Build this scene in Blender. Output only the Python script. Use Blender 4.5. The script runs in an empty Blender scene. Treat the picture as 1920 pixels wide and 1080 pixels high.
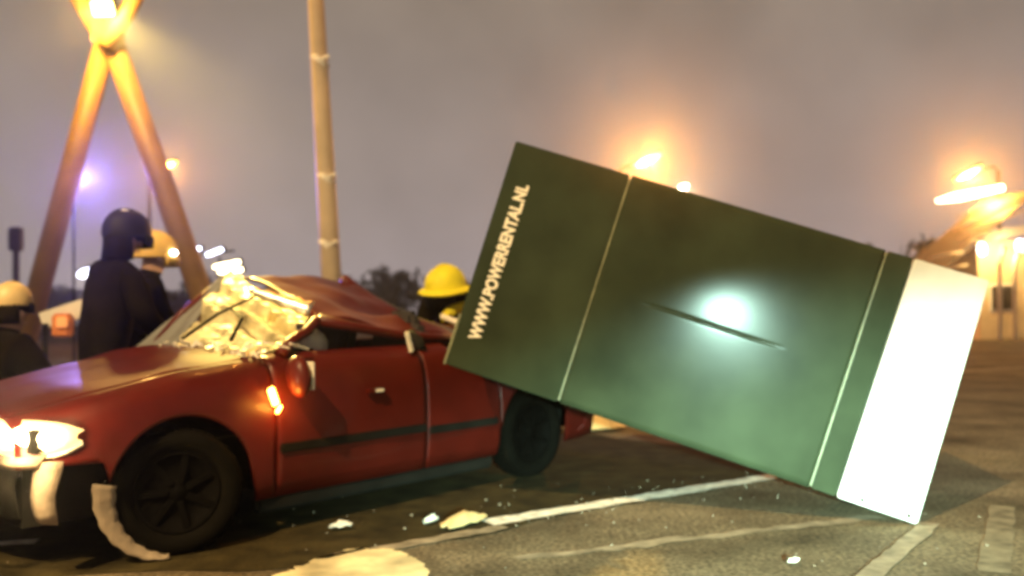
import bpy, bmesh, math, random
from mathutils import Vector, Matrix, noise
from math import sin, cos, pi, radians as R_
sc = bpy.context.scene
COL = sc.collection

# ------------------------------------------------------------------ camera
CAM_H = 1.15
F_PX = 1663.0
pitch = math.atan((588 - 540) / F_PX)
roll = R_(1.0)
fw = Vector((0, cos(pitch), sin(pitch)))
up0 = Vector((0, -sin(pitch), cos(pitch)))
r0 = Vector((1, 0, 0))
cr = cos(roll) * r0 - sin(roll) * up0
cu = cos(roll) * up0 + sin(roll) * r0
cd = bpy.data.cameras.new('camera')
cam = bpy.data.objects.new('camera', cd)
COL.objects.link(cam)
m3 = Matrix((cr, cu, -fw)).transposed()
cam.matrix_world = Matrix.Translation((0, 0, CAM_H)) @ m3.to_4x4()
cd.sensor_width = 36
cd.lens = 36 * F_PX / 1920
cd.clip_end = 1500
cd.clip_start = 0.05
sc.camera = cam
# the phone missed its focus a little: everything is slightly soft
cd.dof.use_dof = True
cd.dof.focus_distance = 2.7
cd.dof.aperture_fstop = 1.6
# ------------------------------------------------------------------ world: cloudy night sky lit by the town
SKY = dict(top=(.27, .215, .170), mid=(.36, .298, .275), low=(.45, .38, .385), zen=(.075, .058, .045), strength=1.0)
w = bpy.data.worlds.new('World')
sc.world = w
w.use_nodes = True
nt = w.node_tree
nt.nodes.clear()
out = nt.nodes.new('ShaderNodeOutputWorld')
sky = nt.nodes.new('ShaderNodeTexSky')
sky.sky_type = 'NISHITA'
sky.sun_disc = False
sky.sun_elevation = R_(-4)
sky.sun_rotation = R_(200)
b1 = nt.nodes.new('ShaderNodeBackground')
b1.inputs['Strength'].default_value = 0.05
nt.links.new(sky.outputs[0], b1.inputs[0])
tc = nt.nodes.new('ShaderNodeTexCoord')
sep = nt.nodes.new('ShaderNodeSeparateXYZ')
nt.links.new(tc.outputs['Generated'], sep.inputs[0])
ramp = nt.nodes.new('ShaderNodeValToRGB')
el = ramp.color_ramp.elements
el[0].position = 0.0
el[0].color = (*SKY['low'], 1)
el[1].position = .80
el[1].color = (*SKY['zen'], 1)
e = el.new(0.14); e.color = (*SKY['mid'], 1)
e = el.new(0.34); e.color = (*SKY['top'], 1)
nt.links.new(sep.outputs[2], ramp.inputs[0])
nz = nt.nodes.new('ShaderNodeTexNoise')
nz.inputs['Scale'].default_value = 6.0
nz.inputs['Detail'].default_value = 4
nt.links.new(tc.outputs['Generated'], nz.inputs['Vector'])
mr = nt.nodes.new('ShaderNodeMapRange')
mr.inputs[1].default_value = .3; mr.inputs[2].default_value = .7
mr.inputs[3].default_value = .86; mr.inputs[4].default_value = 1.14
nt.links.new(nz.outputs[0], mr.inputs[0])
mx = nt.nodes.new('ShaderNodeVectorMath'); mx.operation = 'SCALE'
nt.links.new(ramp.outputs[0], mx.inputs[0]); nt.links.new(mr.outputs[0], mx.inputs['Scale'])
b2 = nt.nodes.new('ShaderNodeBackground')
b2.inputs['Strength'].default_value = SKY['strength']
nt.links.new(mx.outputs[0], b2.inputs[0])
ad = nt.nodes.new('ShaderNodeAddShader')
nt.links.new(b1.outputs[0], ad.inputs[0]); nt.links.new(b2.outputs[0], ad.inputs[1])
nt.links.new(ad.outputs[0], out.inputs['Surface'])

vs = sc.view_settings
vs.view_transform = 'Standard'
vs.look = 'None'
vs.exposure = 0
vs.gamma = 1
try: vs.use_curve_mapping = False
except Exception: pass
sc.render.engine = 'CYCLES'
sc.cycles.use_denoising = True
sc.cycles.pixel_filter_type = 'BLACKMAN_HARRIS'
sc.cycles.filter_width = 2.8
sc.cycles.max_bounces = 6
sc.cycles.volume_bounces = 0
sc.cycles.transparent_max_bounces = 12
sc.cycles.sample_clamp_indirect = 4

def lamp(name, loc, power, color, kind='POINT', radius=.1, aim=None, spot=120, blend=.6, parent=None, scale=None):
    l = bpy.data.lights.new(name, kind)
    l.energy = power
    l.color = color
    l.shadow_soft_size = radius
    o = bpy.data.objects.new(name, l)
    COL.objects.link(o)
    if parent: o.parent = parent
    o.location = loc
    if kind == 'SPOT':
        l.spot_size = R_(spot); l.spot_blend = blend
        d = Vector(aim) - Vector(loc)
        o.rotation_euler = d.to_track_quat('-Z', 'Y').to_euler()
    if scale: o.scale = scale
    return o

WARM = (1.0, .69, .31)
SOD = (1.0, .38, .06)
KEY_POS = (-5.7, -8.2, 15.3)
lamp('street_light', KEY_POS, 26000, WARM, 'SPOT', .12, (2.6, 6.4, 0), 62, .9)
BEAM_POS = (.66, -2.5, 1.31)
lamp('dipped_beam', BEAM_POS, 13500, (.60, 1.0, .84), 'SPOT', .07, (2.35, 4.8, -.86), 62, .75, scale=(1.0, .52, 1))

# ------------------------------------------------------------------ materials
def mat(name, col, rough=.6, metal=0., spec=.5, emit=None, estr=0, coat=0, noise_amt=0., noise_scale=8., bump=0., bump_scale=40., alpha=None, trans=0.):
    m = bpy.data.materials.new(name)
    m.use_nodes = True
    n = m.node_tree.nodes
    p = n['Principled BSDF']
    p.inputs['Base Color'].default_value = (*col, 1)
    p.inputs['Roughness'].default_value = rough
    p.inputs['Metallic'].default_value = metal
    p.inputs['Specular IOR Level'].default_value = spec
    p.inputs['Coat Weight'].default_value = coat
    p.inputs['Coat Roughness'].default_value = .08
    if trans: p.inputs['Transmission Weight'].default_value = trans
    if alpha is not None: p.inputs['Alpha'].default_value = alpha
    if emit:
        m.cycles.emission_sampling = 'NONE'
        p.inputs['Emission Color'].default_value = (*emit, 1)
        p.inputs['Emission Strength'].default_value = estr
    L = m.node_tree.links
    tcn = n.new('ShaderNodeTexCoord')
    if noise_amt:
        z = n.new('ShaderNodeTexNoise')
        z.inputs['Scale'].default_value = noise_scale
        z.inputs['Detail'].default_value = 6
        L.new(tcn.outputs['Object'], z.inputs['Vector'])
        r = n.new('ShaderNodeMapRange')
        r.inputs[1].default_value = .3; r.inputs[2].default_value = .7
        r.inputs[3].default_value = 1 - noise_amt; r.inputs[4].default_value = 1 + noise_amt
        L.new(z.outputs[0], r.inputs[0])
        s = n.new('ShaderNodeVectorMath'); s.operation = 'SCALE'
        s.inputs[0].default_value = col
        L.new(r.outputs[0], s.inputs['Scale'])
        L.new(s.outputs[0], p.inputs['Base Color'])
    if bump:
        z2 = n.new('ShaderNodeTexNoise')
        z2.inputs['Scale'].default_value = bump_scale
        z2.inputs['Detail'].default_value = 5
        L.new(tcn.outputs['Object'], z2.inputs['Vector'])
        bm_ = n.new('ShaderNodeBump')
        bm_.inputs['Strength'].default_value = bump
        bm_.inputs['Distance'].default_value = .01
        L.new(z2.outputs[0], bm_.inputs['Height'])
        L.new(bm_.outputs[0], p.inputs['Normal'])
    return m

M = {}
M['red'] = mat('red_paint', (.080, .0065, .0035), .42, spec=.22, coat=.08, noise_amt=.15, noise_scale=5, bump=.04, bump_scale=3)
M['dark'] = mat('dark_plastic', (.010, .009, .007), .75, spec=.12, noise_amt=.3)
M['rubber'] = mat('tyre_rubber', (.004, .0033, .0022), .9, spec=.05, noise_amt=.25, bump=.3, bump_scale=60)
M['hub'] = mat('hub_cover', (.0025, .002, .0015), .8, spec=.05, noise_amt=.3)
M['pale'] = mat('pale_plastic', (.62, .55, .46), .6, noise_amt=.25, noise_scale=14, bump=.4, bump_scale=25)
M['foam'] = mat('beige_foam', (.26, .20, .14), .8, noise_amt=.25, noise_scale=14, bump=.4, bump_scale=25)
M['trim'] = mat('bright_trim', (.85, .80, .68), .35, noise_amt=.1)
M['chrome'] = mat('scuffed_chrome', (.80, .76, .66), .36, metal=1.0, noise_amt=.1)
M['green'] = mat('green_sheet', (.031, .041, .022), .16, spec=.13, noise_amt=.28, noise_scale=2.6, bump=.03, bump_scale=2.0)
M['white'] = mat('white_sheet', (.70, .68, .62), .6, spec=.2, noise_amt=.13, noise_scale=4, bump=.05, bump_scale=3)
M['joint'] = mat('joint_trim', (.22, .23, .13), .5, noise_amt=.4, noise_scale=12)
M['letter'] = mat('letter_vinyl', (.86, .80, .66), .5)
M['steel'] = mat('ochre_steel', (.30, .17, .05), .55, metal=.0, noise_amt=.2, noise_scale=2.5, bump=.1)
M['polem'] = mat('pole_paint', (.50, .40, .27), .55, noise_amt=.2, noise_scale=2)
M['clothes'] = mat('dark_cloth', (.010, .007, .0025), .95, spec=.06, noise_amt=.35, noise_scale=9, bump=.5, bump_scale=18)
M['trousers'] = mat('dark_trousers', (.012, .009, .005), .95, spec=.06, noise_amt=.3)
M['skin'] = mat('skin', (.45, .27, .19), .55, noise_amt=.1)
M['hivis'] = mat('hi_vis_yellow', (.80, .70, .02), .7, noise_amt=.1, noise_scale=6)
M['helmet'] = mat('dark_helmet', (.012, .009, .004), .6, spec=.25, noise_amt=.2)
M['helmet_y'] = mat('yellow_helmet', (.85, .55, .15), .4, noise_amt=.12)
M['helmet_c'] = mat('cream_helmet', (.75, .55, .25), .45, noise_amt=.15)
M['orange'] = mat('orange_plastic', (.75, .24, .06), .5, noise_amt=.15)
M['leaf'] = mat('leaves', (.045, .046, .030), .8, noise_amt=.4, noise_scale=1.5)
M['bark'] = mat('bark', (.05, .04, .03), .9, noise_amt=.3)
M['paint'] = mat('road_paint', (.72, .66, .56), .7, spec=.2, noise_amt=.35, noise_scale=14)
M['paint_old'] = mat('worn_road_paint', (.24, .19, .13), .8, spec=.1, noise_amt=.4, noise_scale=10)
M['glow_white'] = mat('lamp_white', (.9, .9, .9), .4, emit=(1, .84, .48), estr=14)
M['lamp_glass'] = mat('lamp_glass', (.9, .8, .6), .3, emit=(1, .70, .26), estr=1.7)
M['glow_sod'] = mat('lamp_sodium', (.9, .7, .4), .4, emit=(1, .58, .13), estr=4)
M['glow_cool'] = mat('lamp_cool', (.9, .9, .9), .4, emit=(.75, .78, 1), estr=9)
M['glow_orange'] = mat('highlight_orange', (.9, .4, .1), .4, emit=(1, .50, .07), estr=20)
M['glow_blue'] = mat('lamp_blue', (.2, .2, .9), .4, emit=(.25, .18, 1), estr=10)
M['wall'] = mat('ochre_wall', (.62, .45, .24), .8, noise_amt=.15, noise_scale=2)
M['roofm'] = mat('roof_sheet', (.035, .027, .022), .6, noise_amt=.2)
M['slat'] = mat('roof_slat', (.75, .62, .42), .5, noise_amt=.2)
M['seat'] = mat('seat_cloth', (.035, .03, .028), .9, noise_amt=.2)
M['bag'] = mat('airbag_cloth', (.78, .74, .62), .8, noise_amt=.1, bump=.3, bump_scale=6)

# crazed windscreen: shattered laminate, the lamps' yellow put into its colour, cracks as voronoi
def crazed():
    m = mat('crazed_glass', (.80, .77, .66), .46, spec=.35, bump=.12, bump_scale=12)
    n = m.node_tree.nodes; L = m.node_tree.links
    p = n['Principled BSDF']
    tcn = n.new('ShaderNodeTexCoord')
    v = n.new('ShaderNodeTexVoronoi'); v.feature = 'DISTANCE_TO_EDGE'; v.inputs['Scale'].default_value = 34
    L.new(tcn.outputs['Object'], v.inputs['Vector'])
    r = n.new('ShaderNodeMapRange'); r.inputs[1].default_value = 0; r.inputs[2].default_value = .06
    r.inputs[3].default_value = .72; r.inputs[4].default_value = 1
    L.new(v.outputs['Distance'], r.inputs[0])
    z = n.new('ShaderNodeTexNoise'); z.inputs['Scale'].default_value = 5; L.new(tcn.outputs['Object'], z.inputs['Vector'])
    r2 = n.new('ShaderNodeMapRange'); r2.inputs[1].default_value = .35; r2.inputs[2].default_value = .62
    r2.inputs[3].default_value = .38; r2.inputs[4].default_value = 1
    L.new(z.outputs[0], r2.inputs[0])
    mm = n.new('ShaderNodeMath'); mm.operation = 'MULTIPLY'; L.new(r.outputs[0], mm.inputs[0]); L.new(r2.outputs[0], mm.inputs[1])
    s = n.new('ShaderNodeVectorMath'); s.operation = 'SCALE'; s.inputs[0].default_value = (.92, .80, .44)
    L.new(mm.outputs[0], s.inputs['Scale']); L.new(s.outputs[0], p.inputs['Base Color'])
    return m
M['crazed'] = crazed()
def glassy():
    m = mat('grey_glass', (.42, .42, .40), .18)
    n = m.node_tree.nodes; L = m.node_tree.links
    p = n['Principled BSDF']; o = n['Material Output']
    t = n.new('ShaderNodeBsdfTransparent'); t.inputs[0].default_value = (.62, .60, .56, 1)
    mxs = n.new('ShaderNodeMixShader'); mxs.inputs[0].default_value = .5
    L.new(t.outputs[0], mxs.inputs[1]); L.new(p.outputs[0], mxs.inputs[2]); L.new(mxs.outputs[0], o.inputs[0])
    return m
M['glass'] = glassy()

def asphalt():
    m = mat('asphalt', (.06, .05, .04), .85, spec=.12, bump=.6, bump_scale=160)
    n = m.node_tree.nodes; L = m.node_tree.links
    p = n['Principled BSDF']
    tcn = n.new('ShaderNodeTexCoord')
    big = n.new('ShaderNodeTexNoise'); big.inputs['Scale'].default_value = 1.1; big.inputs['Detail'].default_value = 7; big.inputs['Roughness'].default_value = .65
    fine = n.new('ShaderNodeTexNoise'); fine.inputs['Scale'].default_value = 42; fine.inputs['Detail'].default_value = 3
    L.new(tcn.outputs['Object'], big.inputs['Vector']); L.new(tcn.outputs['Object'], fine.inputs['Vector'])
    cr_ = n.new('ShaderNodeValToRGB')
    cr_.color_ramp.elements[0].position = .32; cr_.color_ramp.elements[0].color = (.036, .027, .015, 1)
    cr_.color_ramp.elements[1].position = .70; cr_.color_ramp.elements[1].color = (.20, .15, .092, 1)
    L.new(big.outputs[0], cr_.inputs[0])
    r = n.new('ShaderNodeMapRange'); r.inputs[1].default_value = .3; r.inputs[2].default_value = .7; r.inputs[3].default_value = .40; r.inputs[4].default_value = 1.7
    L.new(fine.outputs[0], r.inputs[0])
    s = n.new('ShaderNodeVectorMath'); s.operation = 'SCALE'
    L.new(cr_.outputs[0], s.inputs[0]); L.new(r.outputs[0], s.inputs['Scale']); L.new(s.outputs[0], p.inputs['Base Color'])
    return m
M['asphalt'] = asphalt()
M['paint_faint'] = mat('faded_road_paint', (.165, .130, .084), .85, spec=.1, noise_amt=.4, noise_scale=10)
M['dark_ground'] = mat('dark_ground_mat', (.032, .024, .009), .95, spec=.1, noise_amt=.55, noise_scale=5, bump=.9, bump_scale=45)

# ------------------------------------------------------------------ helpers
def obj(name, me, m=None, parent=None, smooth=False):
    o = bpy.data.objects.new(name, me)
    COL.objects.link(o)
    if m is not None and len(me.materials) == 0: me.materials.append(m)
    if parent is not None: o.parent = parent
    if smooth:
        for p in me.polygons: p.use_smooth = True
    return o
def mesh(name, verts, faces):
    me = bpy.data.meshes.new(name)
    me.from_pydata([tuple(v) for v in verts], [], faces)
    me.validate(); me.update()
    return me
def from_bm(name, bm, m, parent=None, smooth=False):
    bmesh.ops.recalc_face_normals(bm, faces=bm.faces)
    me = bpy.data.meshes.new(name); bm.to_mesh(me); bm.free()
    return obj(name, me, m, parent, smooth)
def thing(name, label, cat, loc=(0, 0, 0), rz=0., group=None):
    o = bpy.data.objects.new(name, None)
    COL.objects.link(o)
    o.location = loc; o.rotation_euler = (0, 0, rz)
    o['label'] = label; o['category'] = cat
    if group: o['group'] = group
    return o
def tag(o, label, cat, group=None, kind=None):
    o['label'] = label; o['category'] = cat
    if group: o['group'] = group
    if kind: o['kind'] = kind
    return o
def structure(o):
    o['kind'] = 'structure'; return o
def bm_box(bm, c, s, rot=None, bevel=0.):
    vs_ = bmesh.ops.create_cube(bm, size=1)['verts']
    for v in vs_: v.co = Vector((v.co.x * s[0], v.co.y * s[1], v.co.z * s[2]))
    if bevel:
        es = list({e_ for v in vs_ for e_ in v.link_edges})
        rb = bmesh.ops.bevel(bm, geom=es, offset=bevel, segments=2, affect='EDGES')
        vs_ = list({v for f in rb['faces'] for v in f.verts} | {v for v in vs_ if v.is_valid})
    for v in vs_:
        co = v.co.copy()
        if rot is not None: co = rot @ co
        v.co = co + Vector(c)
def box(name, c, s, m, parent=None, rot=None, bevel=0.):
    bm = bmesh.new(); bm_box(bm, c, s, rot, bevel)
    return from_bm(name, bm, m, parent)
def bm_tube(bm, pts, rad, n=10, cap=True):
    pts = [Vector(p) for p in pts]
    if not hasattr(rad, '__len__'): rad = [rad] * len(pts)
    rings = []
    ref = None
    for i, p in enumerate(pts):
        d = (pts[min(i + 1, len(pts) - 1)] - pts[max(i - 1, 0)]).normalized()
        if ref is None:
            ref = d.orthogonal().normalized()
        a = (ref - ref.dot(d) * d).normalized(); ref = a
        b = d.cross(a)
        rings.append([bm.verts.new(p + rad[i] * (cos(2 * pi * k / n) * a + sin(2 * pi * k / n) * b)) for k in range(n)])
    for i in range(len(rings) - 1):
        for k in range(n):
            bm.faces.new((rings[i][k], rings[i][(k + 1) % n], rings[i + 1][(k + 1) % n], rings[i + 1][k]))
    if cap:
        bm.faces.new(rings[0][::-1]); bm.faces.new(rings[-1])
def tube(name, pts, rad, m, parent=None, n=10, smooth=True):
    bm = bmesh.new(); bm_tube(bm, pts, rad, n)
    return from_bm(name, bm, m, parent, smooth)
def grid(name, rows, m, parent=None, thick=0., smooth=True, double=False):
    nr, ncol = len(rows), len(rows[0])
    vs_ = [p for r in rows for p in r]
    fs = [(i * ncol + j, i * ncol + j + 1, (i + 1) * ncol + j + 1, (i + 1) * ncol + j) for i in range(nr - 1) for j in range(ncol - 1)]
    me = mesh(name, vs_, fs)
    o = obj(name, me, m, parent, smooth)
    if thick:
        sm = o.modifiers.new('thickness', 'SOLIDIFY'); sm.thickness = thick; sm.offset = 0
    return o
def lathe(name, prof, m, parent=None, n=32, axis='y', smooth=True, close=False):
    bm = bmesh.new(); rings = []
    for (r, h) in prof:
        ring = []
        for k in range(n):
            a = 2 * pi * k / n
            if axis == 'y': co = (r * cos(a), h, r * sin(a))
            else: co = (r * cos(a), r * sin(a), h)
            ring.append(bm.verts.new(co))
        rings.append(ring)
    q = len(rings)
    for i in range(q if close else q - 1):
        for k in range(n):
            bm.faces.new((rings[i][k], rings[i][(k + 1) % n], rings[(i + 1) % q][(k + 1) % n], rings[(i + 1) % q][k]))
    if not close:
        bm.faces.new(rings[0]); bm.faces.new(rings[-1][::-1])
    return from_bm(name, bm, m, parent, smooth)
def ell(bm, c, s, seg=14, rings=9, rot=None):
    vv = bmesh.ops.create_uvsphere(bm, u_segments=seg, v_segments=rings, radius=1)['verts']
    for v in vv:
        co = Vector((v.co.x * s[0], v.co.y * s[1], v.co.z * s[2]))
        if rot is not None: co = rot @ co
        v.co = co + Vector(c)
def cam_ray(px, py):
    return fw + (px - 960) / F_PX * cr - (py - 540) / F_PX * cu
def at(px, py, Y):            # the point seen at that pixel of the photograph, Y metres away
    d = cam_ray(px, py)
    return Vector((0, 0, CAM_H)) + d * (Y / d.y)
def gnd(px, py, z=0.):
    d = cam_ray(px, py)
    return Vector((0, 0, CAM_H)) + d * ((z - CAM_H) / d.z)
def dup(root, loc, rz=None, label=None):
    c = root.copy(); COL.objects.link(c); c.location = loc
    if rz is not None: c.rotation_euler = (0, 0, rz)
    if label: c['label'] = label
    for ch in root.children:
        d = ch.copy(); COL.objects.link(d); d.parent = c
        for g in ch.children:
            q = g.copy(); COL.objects.link(q); q.parent = d
    return c

# ------------------------------------------------------------------ ground and markings
bm = bmesh.new()
bmesh.ops.create_grid(bm, x_segments=26, y_segments=26, size=250)
structure(from_bm('road', bm, M['asphalt']))
def sheet(name, pts, z, m):
    me = mesh(name, [(p[0], p[1], z) for p in pts], [tuple(range(len(pts)))])
    return obj(name, me, m)
# darker ground patch on which the wreck stands, left of the near kerb line
def edge_jit(a, b, n, amp, seed):
    rnd = random.Random(seed); a = Vector(a); b = Vector(b); nn = Vector((-(b - a).y, (b - a).x)).normalized()
    return [a + (b - a) * (i / n) + nn * rnd.uniform(-amp, amp) for i in range(n + 1)]
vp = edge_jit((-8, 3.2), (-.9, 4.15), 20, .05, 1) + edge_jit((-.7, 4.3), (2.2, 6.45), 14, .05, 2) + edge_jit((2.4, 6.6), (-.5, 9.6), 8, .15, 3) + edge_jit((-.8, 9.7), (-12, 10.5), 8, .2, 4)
me = mesh('dark_ground', [(p.x, p.y, .004) for p in vp], [tuple(range(len(vp)))])
structure(obj('dark_ground', me, M['dark_ground']))
def line_mark(name, a, b, wd, z, m, n=24, rag=.012, seed=0):
    rnd = random.Random(seed); a = Vector(a); b = Vector(b)
    d = (b - a).normalized(); nn = Vector((-d.y, d.x))
    vs_ = []; fs = []
    for i in range(n + 1):
        p = a + (b - a) * (i / n)
        w1 = wd / 2 + rnd.uniform(-rag, rag); w2 = wd / 2 + rnd.uniform(-rag, rag)
        vs_ += [(*(p + nn * w1), z), (*(p - nn * w2), z)]
    for i in range(n): fs.append((2 * i, 2 * i + 1, 2 * i + 3, 2 * i + 2))
    return structure(obj(name, mesh(name, vs_, fs), m))
line_mark('road_line', (-.16, 4.90), (2.6, 6.63), .14, .008, M['paint'], 40, .012, 5)
line_mark('worn_road_line', (-.85, 4.27), (-.06, 4.80), .10, .008, M['paint_old'], 14, .02, 6)
line_mark('worn_road_line', (.0, 4.19), (2.0, 4.90), .09, .004, M['paint_old'], 26, .03, 7)
line_mark('worn_road_line', (2.19, 4.72), (1.42, 3.70), .10, .008, M['paint_old'], 16, .009, 8)
line_mark('worn_road_line', (2.78, 5.1), (2.05, 3.85), .13, .004, M['paint_faint'], 14, .008, 9)
line_mark('road_line', (-3.4, 4.50), (-2.50, 4.66), .09, .008, M['paint'], 10, .012, 10)
line_mark('road_line', (6.5, 14.7), (14, 19.0), .22, .004, M['paint_old'], 10, .02, 11)
rnd = random.Random(3)
pp = []
for (x, y) in ((-.99, 4.06), (-.93, 4.22), (-.86, 4.33), (-.80, 4.37), (-.72, 4.385), (-.64, 4.37), (-.58, 4.34), (-.50, 4.24), (-.43, 4.08), (-.39, 3.95), (-.36, 3.7), (-.42, 3.45), (-.7, 3.3), (-1.0, 3.4), (-1.12, 3.7), (-1.08, 3.92)):
    pp.append(Vector((x + rnd.uniform(-.02, .02), y + rnd.uniform(-.02, .02))))
p2_ = []
for i in range(len(pp)):
    a_, b_ = pp[i], pp[(i + 1) % len(pp)]
    for k in range(8): p2_.append(a_.lerp(b_, k / 8) + Vector((rnd.gauss(0, .012), rnd.gauss(0, .012))))
pp = p2_
structure(sheet('pale_road_patch', pp, .012, mat('pale_patch_mat', (.62, .50, .27), .8, noise_amt=.5, noise_scale=4, bump=.5, bump_scale=30)))  # pale mottled patch with a ragged outline
kb = bmesh.new(); bm_box(kb, (24, 33, .07), (30, .5, .14)); structure(from_bm('kerb', kb, M['pale']))

# ------------------------------------------------------------------ the wrecked red car
CF = Vector((-.671, -.741, 0)).normalized()
CAR_O = (-1.355, 5.89, 0)
car = thing('wrecked_car', 'dark red saloon car with shattered windscreen and crushed roof under the green cabinet', 'car', CAR_O, math.atan2(CF.y, CF.x))
def lerp(a, b, t): return a + (b - a) * t
def pw(x, pts):
    if x <= pts[0][0]: return pts[0][1]
    for (x0, y0), (x1, y1) in zip(pts, pts[1:]):
        if x <= x1: return lerp(y0, y1, (x - x0) / (x1 - x0))
    return pts[-1][1]
def hw(x):
    if x > 1.3: return .85 - .20 * ((x - 1.3) / .8) ** 2.4
    if x < -1.4: return .85 - .14 * ((-1.4 - x) / .8) ** 2.2
    return .85
def ztop(x, s):
    z = pw(x, [(-2.2, .92), (-1.5, .97), (-.5, .96), (.7, .95), (1.3, .88), (1.7, .80), (2.1, .69)])
    if s > 0 and x < -.55: z = min(z, lerp(.95, .82, min(1, (-.55 - x) / .35)))   # pressed down under the cabinet
    return z
INS = [(0, .035), (.15, .008), (.35, 0), (.55, 0), (.75, .018), (.88, .045), (.95, .085), (1.0, .16)]
def zlow(x):
    if x > 1.68: return .50
    for cx in (1.308, -1.308):
        if abs(x - cx) < .365:
            return max(.2, .31 + math.sqrt(.365 ** 2 - (x - cx) ** 2))
    return .2
VV = [0, .1, .2, .3, .4, .5, .6, .7, .78, .85, .9, .94, .97, 1.0]
def side_panel(name, xa, xb, s, parent, n=26, vtop=1.0):
    rows = []
    for i in range(n + 1):
        x = lerp(xa, xb, i / n)
        zl, zt = zlow(x), ztop(x, s)
        row = []
        for v in VV:
            z = lerp(zl, zt, v)
            fr = max(0, (z - .2) / (zt - .2))
            y = hw(x) - pw(fr, INS)
            dent = .012 * noise.noise(Vector((x * 2.1, z * 2.4, 3.1 * s)))
            if name == 'front_fender': dent += .02 * noise.noise(Vector((x * 4, z * 4, 9)))
            row.append((x, s * (y + dent), z))
        rows.append(row)
    return grid(name, rows, M['red'], parent, .014)
for s in (1, -1):
    side_panel('front_fender', .806, 2.02, s, car, 44)
    d = side_panel('front_door', -.278, .798, s, car)
    hb = bmesh.new(); bm_box(hb, (-.11 if s < 0 else .14, s * .868, .715), (.13, .03, .03), bevel=.008); hd_ = from_bm('door_handle', hb, M['red'], d)
    hb = bmesh.new(); bm_box(hb, (.125 if s > 0 else -.11, s * .886, .715), (.06, .008, .018), bevel=.003); from_bm('handle_glint', hb, M['trim'], hd_)  # pale piece: the glint on the handle put in as colour
    bm = bmesh.new(); bm_box(bm, (.26, s * .858, .455), (1.05, .022, .05), bevel=.008); from_bm('side_moulding', bm, M['dark'], d)
    d2 = side_panel('rear_door', -.942, -.286, s, car)
    bm = bmesh.new(); bm_box(bm, (-.60, s * .858, .435), (.62, .022, .05), bevel=.008); from_bm('side_moulding', bm, M['dark'], d2)
    side_panel('rear_quarter', -2.14, -.95, s, car, 44)
    bm = bmesh.new(); bm_box(bm, (.0, s * .775, .165), (1.8, .09, .09), bevel=.02); from_bm('sill', bm, M['dark'], car)
# bonnet, a little buckled
rows = []
for i in range(25):
    x = lerp(.80, 2.02, i / 24)
    row = []
    for j in range(25):
        t = -1 + 2 * j / 24
        ym = hw(x) - .165
        z = ztop(x, -1) + .035 * (1 - t * t) + .018 * noise.noise(Vector((x * 2.5, t * 2, 4))) - .002
        z += .05 * math.exp(-((x - .95) / .2) ** 2) * (0.5 - 0.5 * t) 
        row.append((x, t * ym, z))
    rows.append(row)
grid('bonnet', rows, M['red'], car, .012)
# inner body: firewall, floor and engine bay, dark
bm = bmesh.new()
bm_box(bm, (0.0, 0, .36), (3.9, 1.12, .3)); bm_box(bm, (.72, 0, .7), (.12, 1.5, .42)); bm_box(bm, (-1.5, 0, .66), (.9, 1.3, .3)); bm_box(bm, (-.05, 0, .27), (1.7, 1.62, .12))
from_bm('floor_pan', bm, M['dark'], car)
bm = bmesh.new(); bm_box(bm, (.55, 0, .86), (.36, 1.4, .22), bevel=.05); from_bm('dashboard', bm, M['dark'], car)
for y in (.38, -.38):
    bm = bmesh.new(); bm_box(bm, (-.15, y, .50), (.5, .5, .16), bevel=.04); bm_box(bm, (-.42, y, .78), (.14, .48, .62), Matrix.Rotation(-.2, 3, 'Y'), bevel=.04)
    st = from_bm('seat', bm, M['seat'], car)
    bm = bmesh.new(); bm_box(bm, (-.50, y, 1.10), (.10, .26, .16), bevel=.03); from_bm('headrest', bm, M['seat'], st)
# boot lid
rows = [[(lerp(-1.48, -2.14, i / 8), t * (hw(-1.6) - .16), .965 + .03 * (1 - t * t) - .05 * (i / 8) ** 2 - .10 * max(0, t) ** 2 + .02 * noise.noise(Vector((i * .4, t * 2, 7)))) for t in [-1 + 2 * j / 12 for j in range(13)]] for i in range(9)]
grid('boot_lid', rows, M['red'], car, .012)
# rear bumper
rows = []
for j in range(17):
    t = -1 + 2 * j / 16
    x = -2.16 + .22 * abs(t) ** 3
    rows.append([(x + dx, t * .80, z) for dx, z in ((.1, .26), (.0, .3), (-.03, .45), (0, .6), (.08, .66))])
grid('rear_bumper', rows, M['red'], car, .012)
# front bumper, dark and broken
rows = []
for j in range(16):
    t = -1 + 2 * j / 18
    x = 2.06 - .30 * abs(t) ** 2.6
    k = .03 * noise.noise(Vector((t * 5, 2, 1)))
    rows.append([(x - .12 + k, t * .81, .22 + 2 * k), (x + k, t * .82, .26), (x + .03, t * .83, .40), (x - .01 + k, t * .82, .50), (x - .07, t * .80, .535)])
grid('front_bumper', rows, M['dark'], car, .02)
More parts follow.
